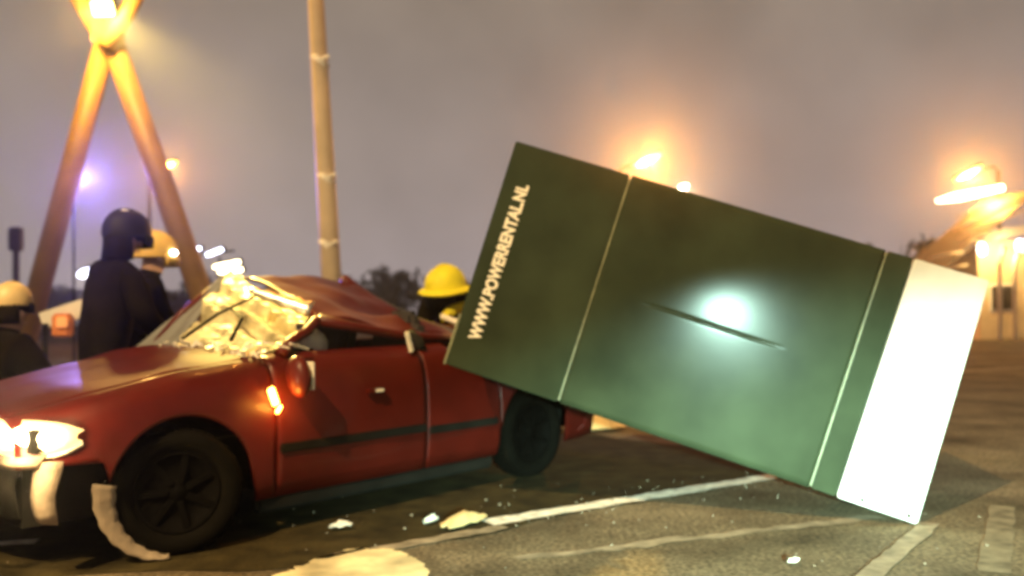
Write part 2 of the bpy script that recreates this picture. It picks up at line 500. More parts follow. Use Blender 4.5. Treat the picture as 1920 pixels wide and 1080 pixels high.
# grille and headlights
bm = bmesh.new()
for k in range(4): bm_box(bm, (2.0, 0, .57 + .03 * k), (.03, .84, .012))
bm_box(bm, (1.93, 0, .61), (.05, 1.1, .15))
from_bm('grille', bm, M['dark'], car)
def headlight(s):
    rows = []
    for j in range(11):
        t = j / 10
        a = lerp(0, 1, t)
        x = lerp(1.80, 2.055, a ** .6); y = lerp(.80, .44, a ** 1.7)
        hz_ = .078 * (.30 + .70 * math.sqrt(max(0, 1 - (1 - min(1, t * 1.7)) ** 2)))
        rows.append([(x - .02, s * y, .632 - hz_), (x + .01, s * (y + .008), .632 - .45 * hz_), (x + .005, s * (y + .008), .632 + .4 * hz_), (x - .03, s * (y - .008), .632 + .95 * hz_)])
    h = grid('headlight', rows, M['lamp_glass'] if s > 0 else M['glass'], car, .01)
    rim = bmesh.new(); bm_tube(rim, [(r[0][0], r[0][1], r[0][2] - .012) for r in rows], .012, 6)
    from_bm('headlight_rim', rim, M['pale'], h)
    return h
hl = headlight(1); headlight(-1)
bm = bmesh.new(); ell(bm, (1.965, .655, .632), (.05, .15, .052), 20, 12, Matrix.Rotation(.55, 3, 'Z')); from_bm('bulb', bm, M['glow_white'], hl, True)
bm = bmesh.new(); bm_box(bm, (1.93, .50, .62), (.10, .5, .10)); from_bm('lamp_housing', bm, M['dark'], car)
lamp('headlight_beam', (2.13, .87, .655), 34, (1, .72, .34), 'POINT', .06, parent=car)
# torn pale pieces of the bumper hanging below the lamp
rnd = random.Random(11)
for (x, y, z0, z1, wd) in ((1.90, .74, .53, .26, .15), (1.98, .66, .55, .50, .26), (2.1, .45, .30, .24, .25)):
    n_ = 7
    rows = []
    for i in range(n_ + 1):
        z = lerp(z0, z1, i / n_)
        o_ = .012 * sin(i * .8 + x * 9)
        w_ = wd / 2 * (1 - .35 * i / n_)
        rows.append([(x + .035 + o_ + .3 * w_, y - w_ + .03, z + rnd.uniform(-.01, .01)), (x + .05 + o_, y + .03, z), (x + .02 + o_ - .5 * w_, y + w_ * .7 + .03, z + rnd.uniform(-.01, .01))])
    grid('bumper_fragment', rows, M['foam'], car, .012)
# pale strip curled round the front of the tyre
rows = []
SA = R_(-20)
for i in range(23):
    t = i / 22
    a = lerp(R_(14), R_(-80), t)
    row = []
    for k in (0, .33, .66, 1):
        rr = .285 + k * (.095 * (1 - t) ** .8 + .012) + .004 * sin(i * 1.9)
        lx, ly = rr * cos(a), .125 + .03 * k
        row.append((1.308 + lx * cos(SA) - ly * sin(SA), .745 + lx * sin(SA) + ly * cos(SA), max(.012, .305 + rr * sin(a))))
    rows.append(row)
grid('pale_tyre_strip', rows, M['foam'], car, .008)
# wheels
def wheel(x, y, s, steer):
    wn = bpy.data.objects.new('wheel', None); COL.objects.link(wn); wn.parent = car
    wn.location = (x, y, .305); wn.rotation_euler = (0, 0, steer + (0 if s > 0 else pi))
    prof = [(.205, -.085), (.25, -.10), (.285, -.098), (.303, -.075), (.306, 0), (.303, .075), (.285, .098), (.25, .10), (.205, .085), (.195, .0)]
    ty = lathe('tyre', prof, M['rubber'], wn, 40, close=True)
    rim = lathe('rim', [(.20, -.08), (.205, .075), (.192, .085), (.18, .06), (.06, .045), (.05, .06), (.001, .062)], M['hub'], wn, 32)
    for k in range(7):
        a = 2 * pi * k / 7
        box('spoke', (.115 * cos(a), .062, .115 * sin(a)), (.14, .02, .035), M['hub'], rim, Matrix.Rotation(-a, 3, 'Y'), .005)
    bm = bmesh.new()
    for k in range(30):
        a = 2 * pi * k / 30
        for yy in (-.05, 0, .05):
            bm_box(bm, (.307 * cos(a), yy, .307 * sin(a)), (.008, .036, .045), Matrix.Rotation(-a, 3, 'Y'))
    tr = from_bm('tread', bm, M['rubber'], ty); tr['kind'] = 'stuff'
    return wn
wheel(1.308, .745, 1, R_(-20)); wheel(1.308, -.745, -1, R_(-20)); wheel(-1.308, .745, 1, 0); wheel(-1.308, -.745, -1, 0)
# crushed roof
def bil(c00, c01, c10, c11, nr, ncol, f=None):
    rows = []
    for i in range(nr + 1):
        u = i / nr; row = []
        for j in range(ncol + 1):
            v = j / ncol
            p = Vector(c00) * (1 - u) * (1 - v) + Vector(c01) * (1 - u) * v + Vector(c10) * u * (1 - v) + Vector(c11) * u * v
            if f: p = f(p, u, v)
            row.append(tuple(p))
        rows.append(row)
    return rows
RFF, RFN = (.19, -.60, 1.465), (.36, .60, 1.14)      # roof front corners: far, near
RRF, RRN = (-.78, -.60, 1.42), (-.80, .60, .99)
def crump(p, u, v):
    a = 4 * v * (1 - v)
    q = p + Vector((0, 0, .06 * a * (1 - u) + .07 * noise.noise(p * 2.6) + .010 * noise.noise(p * 8)))
    q.z -= .05 * math.exp(-((v - .62) / .12) ** 2) * (0.4 + u)
    return q
grid('roof', bil(RFF, RFN, RRF, RRN, 22, 26, crump), M['red'], car, .02, smooth=True)
# rear window and pillars, squashed
def crump2(p, u, v): return p + Vector((0, 0, .05 * noise.noise(p * 4 + Vector((3, 0, 0))) * 4 * u * (1 - u) + .01))
grid('rear_window', bil((-.80, -.52, 1.38), (-.82, .50, .99), (-1.46, -.58, .99), (-1.42, .56, .93), 12, 14, crump2), mat('dark_crazed_glass', (.05, .045, .035), .3, bump=.5, bump_scale=14), car, .01, smooth=False)
tube('rear_pillar', [(-.74, -.60, 1.43), (-1.0, -.63, 1.28), (-1.25, -.66, 1.12), (-1.5, -.68, .97)], [.05, .06, .07, .08], M['red'], car)
tube('rear_pillar', [(-.78, .60, 1.0), (-1.0, .64, .93), (-1.2, .66, .90), (-1.5, .68, .90)], [.05, .06, .07, .07], M['red'], car)
tube('centre_pillar', [(-.30, .66, 1.04), (-.32, .72, .99), (-.31, .76, .93)], [.03, .035, .04], M['dark'], car)
tube('centre_pillar', [(-.30, -.60, 1.43), (-.31, -.70, 1.2), (-.31, -.76, .94)], [.03, .035, .04], M['dark'], car)
tube('front_pillar', [(.72, -.74, .94), (.52, -.68, 1.2), (.19, -.61, 1.46)], [.035, .03, .035], M['red'], car)
tube('front_pillar', [(.70, .74, .95), (.60, .70, 1.02), (.47, .66, 1.07), (.36, .61, 1.13)], [.035, .03, .03, .035], M['red'], car)
# roof rail edge, near: dented down to the doors
tube('roof_rail', [(.36, .62, 1.13), (.1, .66, 1.08), (-.2, .67, 1.03), (-.5, .66, 1.0), (-.8, .63, .99)], [.035, .03, .03, .03, .035], M['red'], car)
# windscreen: crumpled, shattered laminate
def fold(p, u, v):
    w_ = u + .35 * v
    n1 = .085 * noise.noise(Vector((w_ * 6.5, v * 1.6, 1.7))) + .035 * noise.noise(Vector((w_ * 14, v * 3.2, 5))) + .012 * noise.noise(Vector((u * 16, v * 18, 2)))
    n1 += .05 * abs(((w_ * 3.1) % 1) - .5)
    return p + Vector((.45, 0, .75)) * n1 * (0.35 + 0.65 * sin(pi * min(1, max(0, u))))
grid('windscreen', bil((.74, -.36, .965), (.71, .70, .965), (.24, -.56, 1.46), (.38, .58, 1.13), 26, 40, fold), M['crazed'], car, .008, smooth=False)
for (q0, q1, q2) in (((.80, -.05, .985), (.66, .12, 1.13), (.52, .34, 1.24)), ((.80, .50, .98), (.68, .42, 1.10), (.60, .16, 1.16))):
    q0, q1, q2 = (Vector(q) + Vector((.06, 0, .05)) for q in (q0, q1, q2))
    wa = tube('wiper_arm', [q0, q1, q2], [.012, .010, .007], M['dark'], car, 6)
# clear remaining part of the screen at the far side, leaning out
def fold2(p, u, v): return p + Vector((.3, 0, .5)) * .03 * noise.noise(Vector((u * 3, v * 4, 8)))
grid('windscreen_edge', bil((.78, -.90, .945), (.745, -.37, .965), (.26, -.64, 1.44), (.245, -.565, 1.455), 12, 10, fold2), M['glass'], car, .008, smooth=False)
# bright folded trim strip on the roof front edge
rows = []
P0, P1 = Vector((.62, .31, 1.315)), Vector((.41, .62, 1.19))
for i in range(13):
    t = i / 12
    p = P0.lerp(P1, t)
    wd = .035 + .05 * t
    wv = Vector((-.49, .016, .87))
    rows.append([tuple(p - wv * wd * .6 + Vector((0, 0, .006 * sin(i * 1.7)))), tuple(p + Vector((.012, .010, .006))), tuple(p + wv * wd * .6 + Vector((0, 0, .008 * sin(i * 2.3))))])
grid('roof_trim', rows, M['chrome'], car, .006)
# shards of glass and trim along the screen base
rnd = random.Random(5)
bm = bmesh.new()
for k in range(70):
    t = rnd.random()
    c = Vector((.80 + rnd.uniform(-.05, .12), lerp(-.25, .82, t), .965 + rnd.uniform(-.02, .05)))
    rot = Matrix.Rotation(rnd.uniform(0, 6), 3, Vector((rnd.uniform(-1, 1), rnd.uniform(-1, 1), rnd.uniform(-1, 1))).normalized())
    L_ = rnd.uniform(.015, .07)
    bm_box(bm, c, (L_, L_ * rnd.uniform(.2, .6), .006), rot)
o = from_bm('screen_shards', bm, M['trim'], car); o['kind'] = 'stuff'
for k, (c, sz, rr) in enumerate((((.80, .55, .985), (.20, .03, .012), .9), ((.72, .72, 1.0), (.16, .035, .012), -.5), ((.84, .30, .99), (.22, .025, .012), 1.2), ((.62, .80, .99), (.15, .02, .012), .2))):
    box('bent_strip', c, sz, M['trim'], car, Matrix.Rotation(rr, 3, 'Z') @ Matrix.Rotation(.25 * (-1) ** k, 3, 'Y'), .004)
# spent airbag inside
bm = bmesh.new(); ell(bm, (.28, .28, .98), (.16, .24, .13)); from_bm('airbag', bm, M['bag'], car, True)
# wing mirror hanging off the door, added glowing piece below it as an orange highlight
bm = bmesh.new(); ell(bm, (.71, .925, .835), (.055, .085, .115), 18, 12, Matrix.Rotation(.3, 3, 'X')); bm_box(bm, (.685, .86, .86), (.05, .09, .04), bevel=.01)
mir = from_bm('wing_mirror', bm, M['red'], car, True)
bm = bmesh.new(); bm_box(bm, (.655, .925, .835), (.012, .12, .15), bevel=.004); from_bm('mirror_glass', bm, M['trim'], mir)
bm = bmesh.new(); bm_box(bm, (.83, .868, .735), (.04, .018, .10), Matrix.Rotation(.35, 3, 'Y'), bevel=.006); bm_box(bm, (.80, .872, .665), (.05, .014, .022), Matrix.Rotation(.9, 3, 'Y'), bevel=.005)
from_bm('orange_highlight', bm, M['glow_orange'], car)
lamp('highlight_light', (.81, .95, .70), 3.6, (1, .42, .05), 'POINT', .03, parent=car)  # lamp added to spread the orange highlight over the paint
# torn tail: red panel with bright edges left of the cabinet
rows = bil((-1.18, -.42, 1.13), (-1.18, -.05, 1.10), (-1.62, -.40, 1.03), (-1.60, .25, .97), 8, 8, lambda p, u, v: p + Vector((0, 0, .05 * noise.noise(p * 5))))
grid('torn_panel', rows, M['red'], car, .012, smooth=False)
box('bent_strip', (-1.16, -.40, 1.13), (.05, .12, .05), M['trim'], car, Matrix.Rotation(.5, 3, 'X'), .008)
tube('bent_strip', [(-1.35, -.15, 1.14), (-1.40, .0, 1.08), (-1.43, .13, 1.0)], [.022, .026, .018], M['trim'], car, 6)
box('torn_strip', (-.18, .80, .985), (.03, .02, .13), M['trim'], car, Matrix.Rotation(.3, 3, 'Y'), .004)

# ------------------------------------------------------------------ the green and white cabinet
GE = gnd(1720, 985)
GL, GH, GD = 2.675, 1.335, 1.10
GR = Matrix.Rotation(-.15, 3, 'Z') @ Matrix.Rotation(-.005, 3, 'X') @ Matrix.Rotation(.3296, 3, 'Y')
cab = thing('tilted_cabinet', 'big green and white box cabinet lying tilted with one end on the red car', 'cabinet', GE + Vector((0, 0, .004)))
cab.rotation_euler = GR.to_euler()
def slab(name, x0, x1, z0, z1, y0, y1, m, cham=None, bevel=.006):
    bm = bmesh.new()
    ps = [(x0, z0), (x1, z0), (x1 - (cham or 0), z1), (x0, z1)]
    a = [bm.verts.new((x, y0, z)) for x, z in ps]; b = [bm.verts.new((x, y1, z)) for x, z in ps]
    bm.faces.new(a); bm.faces.new(b[::-1])
    for i in range(4): bm.faces.new((a[i], b[i], b[(i + 1) % 4], a[(i + 1) % 4]))
    bmesh.ops.bevel(bm, geom=list(bm.edges), offset=bevel, segments=2, affect='EDGES')
    return from_bm(name, bm, m, cab)
slab('body', -GL + .02, -.46, .02, GH - .02, .05, GD, M['green'])
slab('end_body', -.44, -.02, .02, GH - .02, .05, GD, M['white'], .035)
# front skin in three green sheets: the middle one is cut by a shallow crease
slab('front_panel', -GL, -2.0, 0, GH, 0, .045, M['green'])
slab('front_panel', -.563, -.432, 0, GH, 0, .045, M['green'])
def dented_panel(x0, x1):
    nx = 80
    zs = sorted([lerp(0, GH, j / 36) for j in range(37)] + [.672 + .0035 * (j - 9) for j in range(19)])
    rows = []
    for i in range(nx + 1):
        x = lerp(x0, x1, i / nx); row = []
        for z in zs:
            q = max(0, 1 - ((x + 1.32) / .40) ** 2)
            dz = z - .672 - .003 * sin(x * 7)
            y = .006 * q * math.exp(-(dz / .0075) ** 2)
            y += .0008 * noise.noise(Vector((x * 2.2, z * 2.2, .5)))
            row.append((x, y + .001, z))
        rows.append(row)
    o = grid('front_panel', rows, M['green'], cab, .0)
    sm = o.modifiers.new('thickness', 'SOLIDIFY'); sm.thickness = .03; sm.offset = 1
    return o
dented_panel(-1.985, -.577)
slab('white_panel', -.424, 0, 0, GH, -.004, .045, M['white'], .036, .008)
for x in (-1.9925, -.570):
    slab('joint_strip', x - .0045, x + .0045, .012, GH - .012, -.002, .02, M['joint'], None, .001)
slab('corner_strip', -GL - .008, -GL + .006, .0, .30, -.006, .05, M['joint'], None, .002)
# two dirty screw heads on the lower edge of the white end
for x in (-.30, -.055):
    bm = bmesh.new(); ell(bm, (x, -.006, .03), (.012, .006, .012), 10, 6); from_bm('screw', bm, M['dark'], cab)
# lettering reading upward along the left end
fc = bpy.data.curves.new('lettering', 'FONT')
fc.body = 'WWW.POWERRENTAL.NL'
fc.size = .1; fc.offset = .0042; fc.extrude = .001
fc.space_character = 1.02
to = bpy.data.objects.new('lettering_tmp', fc)
COL.objects.link(to)
bpy.context.view_layer.update()
tm = bpy.data.meshes.new_from_object(to.evaluated_get(bpy.context.evaluated_depsgraph_get()))
bpy.data.objects.remove(to)
xs = [v.co.x for v in tm.vertices]; ys = [v.co.y for v in tm.vertices]
sx = .925 / (max(xs) - min(xs)); sy = .074 / (max(ys) - min(ys))
for v in tm.vertices:
    a = (v.co.x - min(xs)) * sx; b = (v.co.y - min(ys)) * sy
    v.co = Vector((-2.518 - b, -.0025 - v.co.z, .185 + a))
tm.update()
tm.materials.clear(); obj('lettering', tm, M['letter'], cab)

# ------------------------------------------------------------------ people
def person(name, label, loc, rz, joints, edges, rad, zones, group=None):
    """one continuous skinned body; joints are metres in the person's own space (+y ahead)"""
    t = thing(name, label, 'person', loc, rz, group)
    names = list(joints)
    me = bpy.data.meshes.new('body')
    me.from_pydata([joints[n] for n in names], [(names.index(a), names.index(b)) for a, b in edges], [])
    o = bpy.data.objects.new('tmp', me); COL.objects.link(o)
    o.modifiers.new('skin', 'SKIN')
    for i, n in enumerate(names):
        r = rad[n]
        me.skin_vertices[0].data[i].radius = r if hasattr(r, '__len__') else (r, r)
        me.skin_vertices[0].data[i].use_root = (n == 'pelvis')
    ss = o.modifiers.new('sub', 'SUBSURF'); ss.levels = 2; ss.render_levels = 2
    bpy.context.view_layer.update()
    m2 = bpy.data.meshes.new_from_object(o.evaluated_get(bpy.context.evaluated_depsgraph_get()))
    bpy.data.objects.remove(o)
    m2.name = 'body'
    mats = []
    for z in zones.values():
        if z not in mats: mats.append(z)
    m2.materials.clear()
    for k in mats: m2.materials.append(M[k])
    for p in m2.polygons:
        best = min(names, key=lambda n: (Vector(joints[n]) - p.center).length)
        p.material_index = mats.index(zones.get(best, zones['*']))
        p.use_smooth = True
    obj('body', m2, None, t)
    return t
EDG = [('pelvis', 'spine'), ('spine', 'chest'), ('chest', 'neck'), ('neck', 'head0'), ('head0', 'head1'),
       ('chest', 'shL'), ('shL', 'elL'), ('elL', 'wrL'), ('wrL', 'haL'), ('chest', 'shR'), ('shR', 'elR'), ('elR', 'wrR'), ('wrR', 'haR'),
       ('pelvis', 'hiL'), ('hiL', 'knL'), ('knL', 'anL'), ('anL', 'toL'), ('pelvis', 'hiR'), ('hiR', 'knR'), ('knR', 'anR'), ('anR', 'toR')]
RAD = dict(pelvis=(.17, .14), spine=(.17, .13), chest=(.19, .14), neck=.065, head0=.085, head1=.095, shL=.085, elL=.062, wrL=.042, haL=.04, shR=.085, elR=.062, wrR=.042, haR=.04,
           hiL=.11, knL=.075, anL=.055, toL=.045, hiR=.11, knR=.075, anR=.055, toR=.045)
ZON = {'*': 'clothes', 'hiL': 'trousers', 'hiR': 'trousers', 'knL': 'trousers', 'knR': 'trousers', 'anL': 'rubber', 'anR': 'rubber', 'toL': 'rubber', 'toR': 'rubber', 'head0': 'skin', 'head1': 'skin', 'neck': 'clothes'}
def hand(parent, w_, d, nrm, m):
    """glove: palm and five separate bent fingers; w_ wrist, d pointing direction, nrm back of hand"""
    w_ = Vector(w_); d = Vector(d).normalized(); n_ = Vector(nrm); n_ = (n_ - n_.dot(d) * d).normalized(); s = d.cross(n_)
    bm = bmesh.new()
    rot = Matrix((s, d, n_)).transposed()
    bm_box(bm, w_ + d * .045, (.082, .095, .034), rot, .012)
    for k, (off, ln) in enumerate(((-.031, .070), (-.010, .080), (.011, .075), (.031, .058))):
        b0 = w_ + d * .085 + s * off
        bm_tube(bm, [b0, b0 + d * ln * .45 - n_ * .008, b0 + d * ln * .78 - n_ * .028, b0 + d * ln * .9 - n_ * .048], [.0105, .010, .009, .007], 7)
    b0 = w_ + d * .03 - s * .036
    bm_tube(bm, [b0, b0 + d * .025 - s * .025 - n_ * .008, b0 + d * .055 - s * .028 - n_ * .022], [.013, .011, .008], 7)
    return from_bm('glove', bm, m, parent, True)
def helmet(parent, c, m, s=1., yaw=0., pitch_=0., flap=True, visor='dark'):
    rot = Matrix.Rotation(yaw, 3, 'Z') @ Matrix.Rotation(pitch_, 3, 'X')
    c = Vector(c)
    bm = bmesh.new()
    prof = [(.150, -.03), (.155, .0), (.150, .05), (.130, .10), (.095, .135), (.05, .152), (.001, .157)]
    rings = []
    n = 22
    for r, h in prof:
        rings.append([bm.verts.new(c + rot @ (Vector((r * .86 * cos(2 * pi * k / n), r * 1.06 * sin(2 * pi * k / n), h)) * s)) for k in range(n)])
    for i in range(len(rings) - 1):
        for k in range(n): bm.faces.new((rings[i][k], rings[i][(k + 1) % n], rings[i + 1][(k + 1) % n], rings[i + 1][k]))
    bm.faces.new(rings[-1])
    # crest along the crown
    pts = [c + rot @ (Vector((0, 1.02 * .155 * cos(a) * s, (.155 * sin(a) + .005) * s))) for a in [pi * q / 12 for q in range(1, 12)]]
    bm_tube(bm, pts, .014 * s, 6)
    h = from_bm('helmet', bm, m, parent, True)
    # brim and visor
    rows = []
    for k in range(11):
        a = lerp(R_(20), R_(160), k / 10)
        rows.append([tuple(c + rot @ (Vector((.13 * cos(a), .16 * sin(a), zz)) * s * (1 + ex))) for zz, ex in ((-.01, .0), (-.03, .1), (-.09, .08))])
    grid('visor', rows, M[visor], h, .006)
    if flap:
        rows = []
        for k in range(11):
            a = lerp(R_(190), R_(350), k / 10)
            rows.append([tuple(c + rot @ (Vector((.125 * cos(a), .15 * sin(a), zz)) * s * (1 + ex))) for zz, ex in ((-.02, .0), (-.09, .02), (-.17, .10))])
        grid('neck_flap', rows, M['clothes'], h, .008)
    return h
def face(parent, c, yaw=0., s=1.):
    rot = Matrix.Rotation(yaw, 3, 'Z'); c = Vector(c)
    def bit(name, o_, sz, m):
        bm = bmesh.new(); ell(bm, c + rot @ Vector(o_), sz, 10, 7); from_bm(name, bm, m, parent, True)
    bit('nose', (0, .095, -.01), (.014, .022, .025), M['skin'])
    bit('mouth', (0, .082, -.062), (.026, .012, .008), M['skin'])
    for sx_ in (-1, 1):
        bit('ear', (sx_ * .09, .0, -.01), (.012, .022, .032), M['skin'])
        bit('eye', (sx_ * .034, .078, .012), (.013, .01, .009), M['dark'])
def standing(lean=0.0, bend=0.0, h=1.0):
    """upright pose; bend tips the upper body forward (+y) about the hips"""
    B = Matrix.Rotation(-bend, 3, 'X') @ Matrix.Rotation(lean, 3, 'Y')
    hip = Vector((0, 0, .94))
    up = lambda x, y, z: tuple((hip + B @ (Vector((x, y, z)) - hip)) * h)
    lo = lambda x, y, z: tuple(Vector((x, y, z)) * h)
    J = dict(pelvis=lo(0, 0, .94), spine=up(0, 0, 1.14), chest=up(0, 0, 1.36), neck=up(0, .01, 1.53), head0=up(0, .03, 1.62), head1=up(0, .03, 1.72),
             shL=up(-.19, 0, 1.44), shR=up(.19, 0, 1.44),
             elL=up(-.26, .10, 1.17), wrL=up(-.22, .32, 1.08), haL=up(-.21, .38, 1.06), elR=up(.27, .12, 1.18), wrR=up(.20, .34, 1.10), haR=up(.19, .40, 1.08),
             hiL=lo(-.10, 0, .88), knL=lo(-.12, .02, .50), anL=lo(-.12, 0, .09), toL=lo(-.13, .17, .05), hiR=lo(.10, 0, .88), knR=lo(.12, .02, .50), anR=lo(.12, 0, .09), toR=lo(.13, .17, .05))
    return J, up
# dark firefighter behind the bonnet, back turned to us, leaning to the right
J, up = standing(lean=.10, bend=.14, h=1.03)
p1c = Vector((-2.87, 6.20, 0))
rad1 = dict(RAD, chest=(.23, .17), spine=(.22, .17), pelvis=(.20, .17), shL=.11, shR=.115, elL=.08, elR=.085)
yaw1 = R_(-38)
p1 = person('person', 'person in dark firefighter coat and dark helmet standing behind the red bonnet', p1c, yaw1, J, EDG, rad1, ZON, 'rescuers around the wreck')
hc_ = Vector(J['head1']) + Vector((0, 0, -.02))
face(p1, hc_ - Vector((0, 0, .03)))
h1 = helmet(p1, hc_ + Vector((0, .0, .03)), M['helmet'], 1.05)
bm = bmesh.new(); ell(bm, hc_ + Vector((.03, -.03, .185)), (.03, .03, .014), 10, 6); from_bm('helmet_badge', bm, M['trim'], h1, True)
hand(p1, J['wrL'], Vector(J['haL']) - Vector(J['wrL']), (0, 0, 1), M['clothes']); hand(p1, J['wrR'], Vector(J['haR']) - Vector(J['wrR']), (0, 0, 1), M['clothes'])
# second one just behind, yellow-orange helmet with a lamp
J, up = standing(lean=.0, bend=.10, h=.98)
p2c = at(262, 470, 7.0); p2c.z = 0
p2 = person('person', 'person with yellow helmet and lit helmet lamp, half hidden behind the dark firefighter', p2c, R_(-60), J, EDG, rad1, ZON, 'rescuers around the wreck')
hc_ = Vector(J['head1'])
face(p2, hc_ - Vector((0, 0, .03)))
h2 = helmet(p2, hc_ + Vector((0, 0, .0)), M['helmet_y'], 1.1, flap=False, visor='helmet_y')
bm = bmesh.new(); ell(bm, hc_ + Vector((.12, .13, .0)), (.022, .03, .022), 10, 7); from_bm('helmet_lamp', bm, mat('helmet_lamp', (.9, .9, .9), .4, emit=(1, .95, .85), estr=12), h2, True)
hand(p2, J['wrL'], Vector(J['haL']) - Vector(J['wrL']), (0, 0, 1), M['clothes']); hand(p2, J['wrR'], Vector(J['haR']) - Vector(J['wrR']), (0, 0, 1), M['clothes'])
# third, crouching at the far left with a cream helmet
def crouch(h=1.0):
    lo = lambda x, y, z: tuple(Vector((x, y, z)) * h)
    return dict(pelvis=lo(0, -.12, .48), spine=lo(0, -.06, .68), chest=lo(0, .04, .90), neck=lo(0, .10, 1.06), head0=lo(0, .13, 1.14), head1=lo(0, .14, 1.24),
                shL=lo(-.20, .05, .97), shR=lo(.20, .05, .97), elL=lo(-.27, .2, .74), wrL=lo(-.20, .42, .68), haL=lo(-.19, .48, .67), elR=lo(.27, .2, .74), wrR=lo(.20, .42, .70), haR=lo(.19, .48, .69),
                hiL=lo(-.11, -.10, .46), knL=lo(-.17, .32, .52), anL=lo(-.15, .12, .10), toL=lo(-.17, .29, .05), hiR=lo(.11, -.10, .46), knR=lo(.17, .20, .14), anR=lo(.15, -.18, .10), toR=lo(.16, -.30, .05))
J = crouch(1.0)
p3c = at(-14, 600, 5.9); p3c.z = 0
rad3 = dict(rad1, chest=(.25, .2), spine=(.25, .2), pelvis=(.22, .19), shL=.13, shR=.13)
p3 = person('person', 'person in dark coat with pale cream helmet crouching at the far left edge', p3c, R_(-25), J, EDG, rad3, ZON, 'rescuers around the wreck')
hc_ = Vector(J['head1']); face(p3, hc_ - Vector((0, 0, .03)))
helmet(p3, hc_ + Vector((0, 0, .05)), M['helmet_c'], .82, flap=True)

hand(p3, J['wrL'], Vector(J['haL']) - Vector(J['wrL']), (0, 0, 1), M['clothes']); 
hand(p3, J['wrR'], Vector(J['haR']) - Vector(J['wrR']), (0, 0, 1), M['clothes'])
# fourth, bent over the boot next to the cabinet: yellow helmet, yellow glove
J, up = standing(bend=.72, h=1.0)
J['elR'] = up(.30, .22, 1.22); J['wrR'] = up(.16, .46, 1.18); J['haR'] = up(.15, .52, 1.17)
hp = at(836, 540, 7.7)
yaw4 = R_(168)
B4 = Matrix.Rotation(yaw4, 3, 'Z')
off4 = B4 @ Vector(J['head1'])
p4c = Vector((hp.x - off4.x, hp.y - off4.y, 0))
gl = B4.transposed() @ (at(836, 588, 7.55) - p4c)
J['haL'] = tuple(gl); J['wrL'] = tuple(gl + Vector((-.03, -.08, .04))); J['elL'] = tuple((Vector(J['wrL']) + Vector(J['shL'])) / 2 + Vector((-.10, -.02, -.05)))
Z4 = dict(ZON, wrL='hivis', wrR='hivis', haL='hivis', haR='hivis')
p4 = person('person', 'person with big yellow helmet and yellow gloves bending over the boot beside the green cabinet', p4c, yaw4, J, EDG, dict(rad1, chest=(.24, .18)), Z4, 'rescuers around the wreck')
hc_ = Vector(J['head1']); face(p4, hc_ - Vector((0, 0, .03)))
helmet(p4, hc_ + Vector((0, 0, hp.z - J['head1'][2])), M['hivis'], 1.25, yaw=R_(-28), pitch_=-.25, flap=False)
bm = bmesh.new(); ell(bm, hc_ + Vector((0, .02, hp.z - J['head1'][2] - .02)), (.235, .27, .035), 22, 8, Matrix.Rotation(-.2, 3, 'X')); from_bm('helmet_brim', bm, M['hivis'], p4, True)
hand(p4, J['wrL'], Vector(J['haL']) - Vector(J['wrL']), (0, 0, 1), M['hivis']); hand(p4, J['wrR'], Vector(J['haR']) - Vector(J['wrR']), (0, 0, 1), M['hivis'])

# ------------------------------------------------------------------ poles, mast and lamps
def seg(px0, py0, px1, py1, Y): return at(px0, py0, Y), at(px1, py1, Y)
MY = 12.0
base = at(205, 90, MY); base.z = 0
mast = thing('steel_mast', 'tall steel mast of crossing inclined legs lit orange, behind the firefighter', 'mast', base)
rel = lambda p: tuple(Vector(p) - base)
def down(p, q):      # carry a leg on to the ground
    p = Vector(p); q = Vector(q); d = q - p
    return p + d * (p.z / (p.z - q.z))
a0 = at(196, 86, MY); a1 = down(a0, at(72, 545, MY)); b0 = at(214, 86, MY); b1 = down(b0, at(366, 520, MY))
tube('leg', [rel(a0 + (a0 - a1) * .02), rel(a1)], [.145, .15], M['steel'], mast, 14)
tube('leg', [rel(b0 + (b0 - b1) * .02), rel(b1)], [.15, .16], M['steel'], mast, 14)
ua = at(140, -30, MY); ub = at(282, -20, MY)
tube('arm', [rel(at(208, 88, MY)), rel(ua), rel(ua + (ua - at(208, 88, MY)) * 2.2)], [.15, .17, .15], M['steel'], mast, 14)
tube('arm', [rel(at(198, 88, MY - .2)), rel(ub + Vector((0, -.2, 0))), rel(ub + (ub - at(198, 88, MY)) * 2.2)], [.13, .10, .09], M['steel'], mast, 14)
bm = bmesh.new(); c_ = Vector(rel(at(203, 62, MY - .1)))
bm_box(bm, c_, (.42, .16, .34), Matrix.Rotation(.1, 3, 'Y'), .03)
from_bm('gusset_plate', bm, M['steel'], mast)
tube('crossbar', [rel(at(165, 25, MY)), rel(at(250, 22, MY))], .10, M['steel'], mast, 10)
fl = Vector(rel(at(196, 14, MY - .35)))
bm = bmesh.new(); bm_box(bm, fl, (.34, .10, .26), Matrix.Rotation(.5, 3, 'X'), .02); fo = from_bm('floodlight', bm, M['dark'], mast)
bm = bmesh.new(); bm_box(bm, fl + Vector((0, -.045, -.03)), (.28, .05, .20), Matrix.Rotation(.5, 3, 'X'), .01); from_bm('floodlight_lens', bm, mat('flood_lens', (.9, .8, .5), .4, emit=(1, .80, .25), estr=3.5), fo)
lamp('mast_light', fl + Vector((0, -.35, -.25)), 300, (1, .55, .13), 'POINT', .1, parent=mast)
lamp('mast_flood', fl + Vector((.15, -.30, -.1)), 15000, (1, .70, .16), 'SPOT', .12, fl + Vector((4.15, -6.2, -3.64)), 14, .8, parent=mast)
for p in (a1, b1): box('footing', Vector(rel(p)) + Vector((0, 0, .06)), (.55, .55, .12), M['pale'], mast, None, .02)

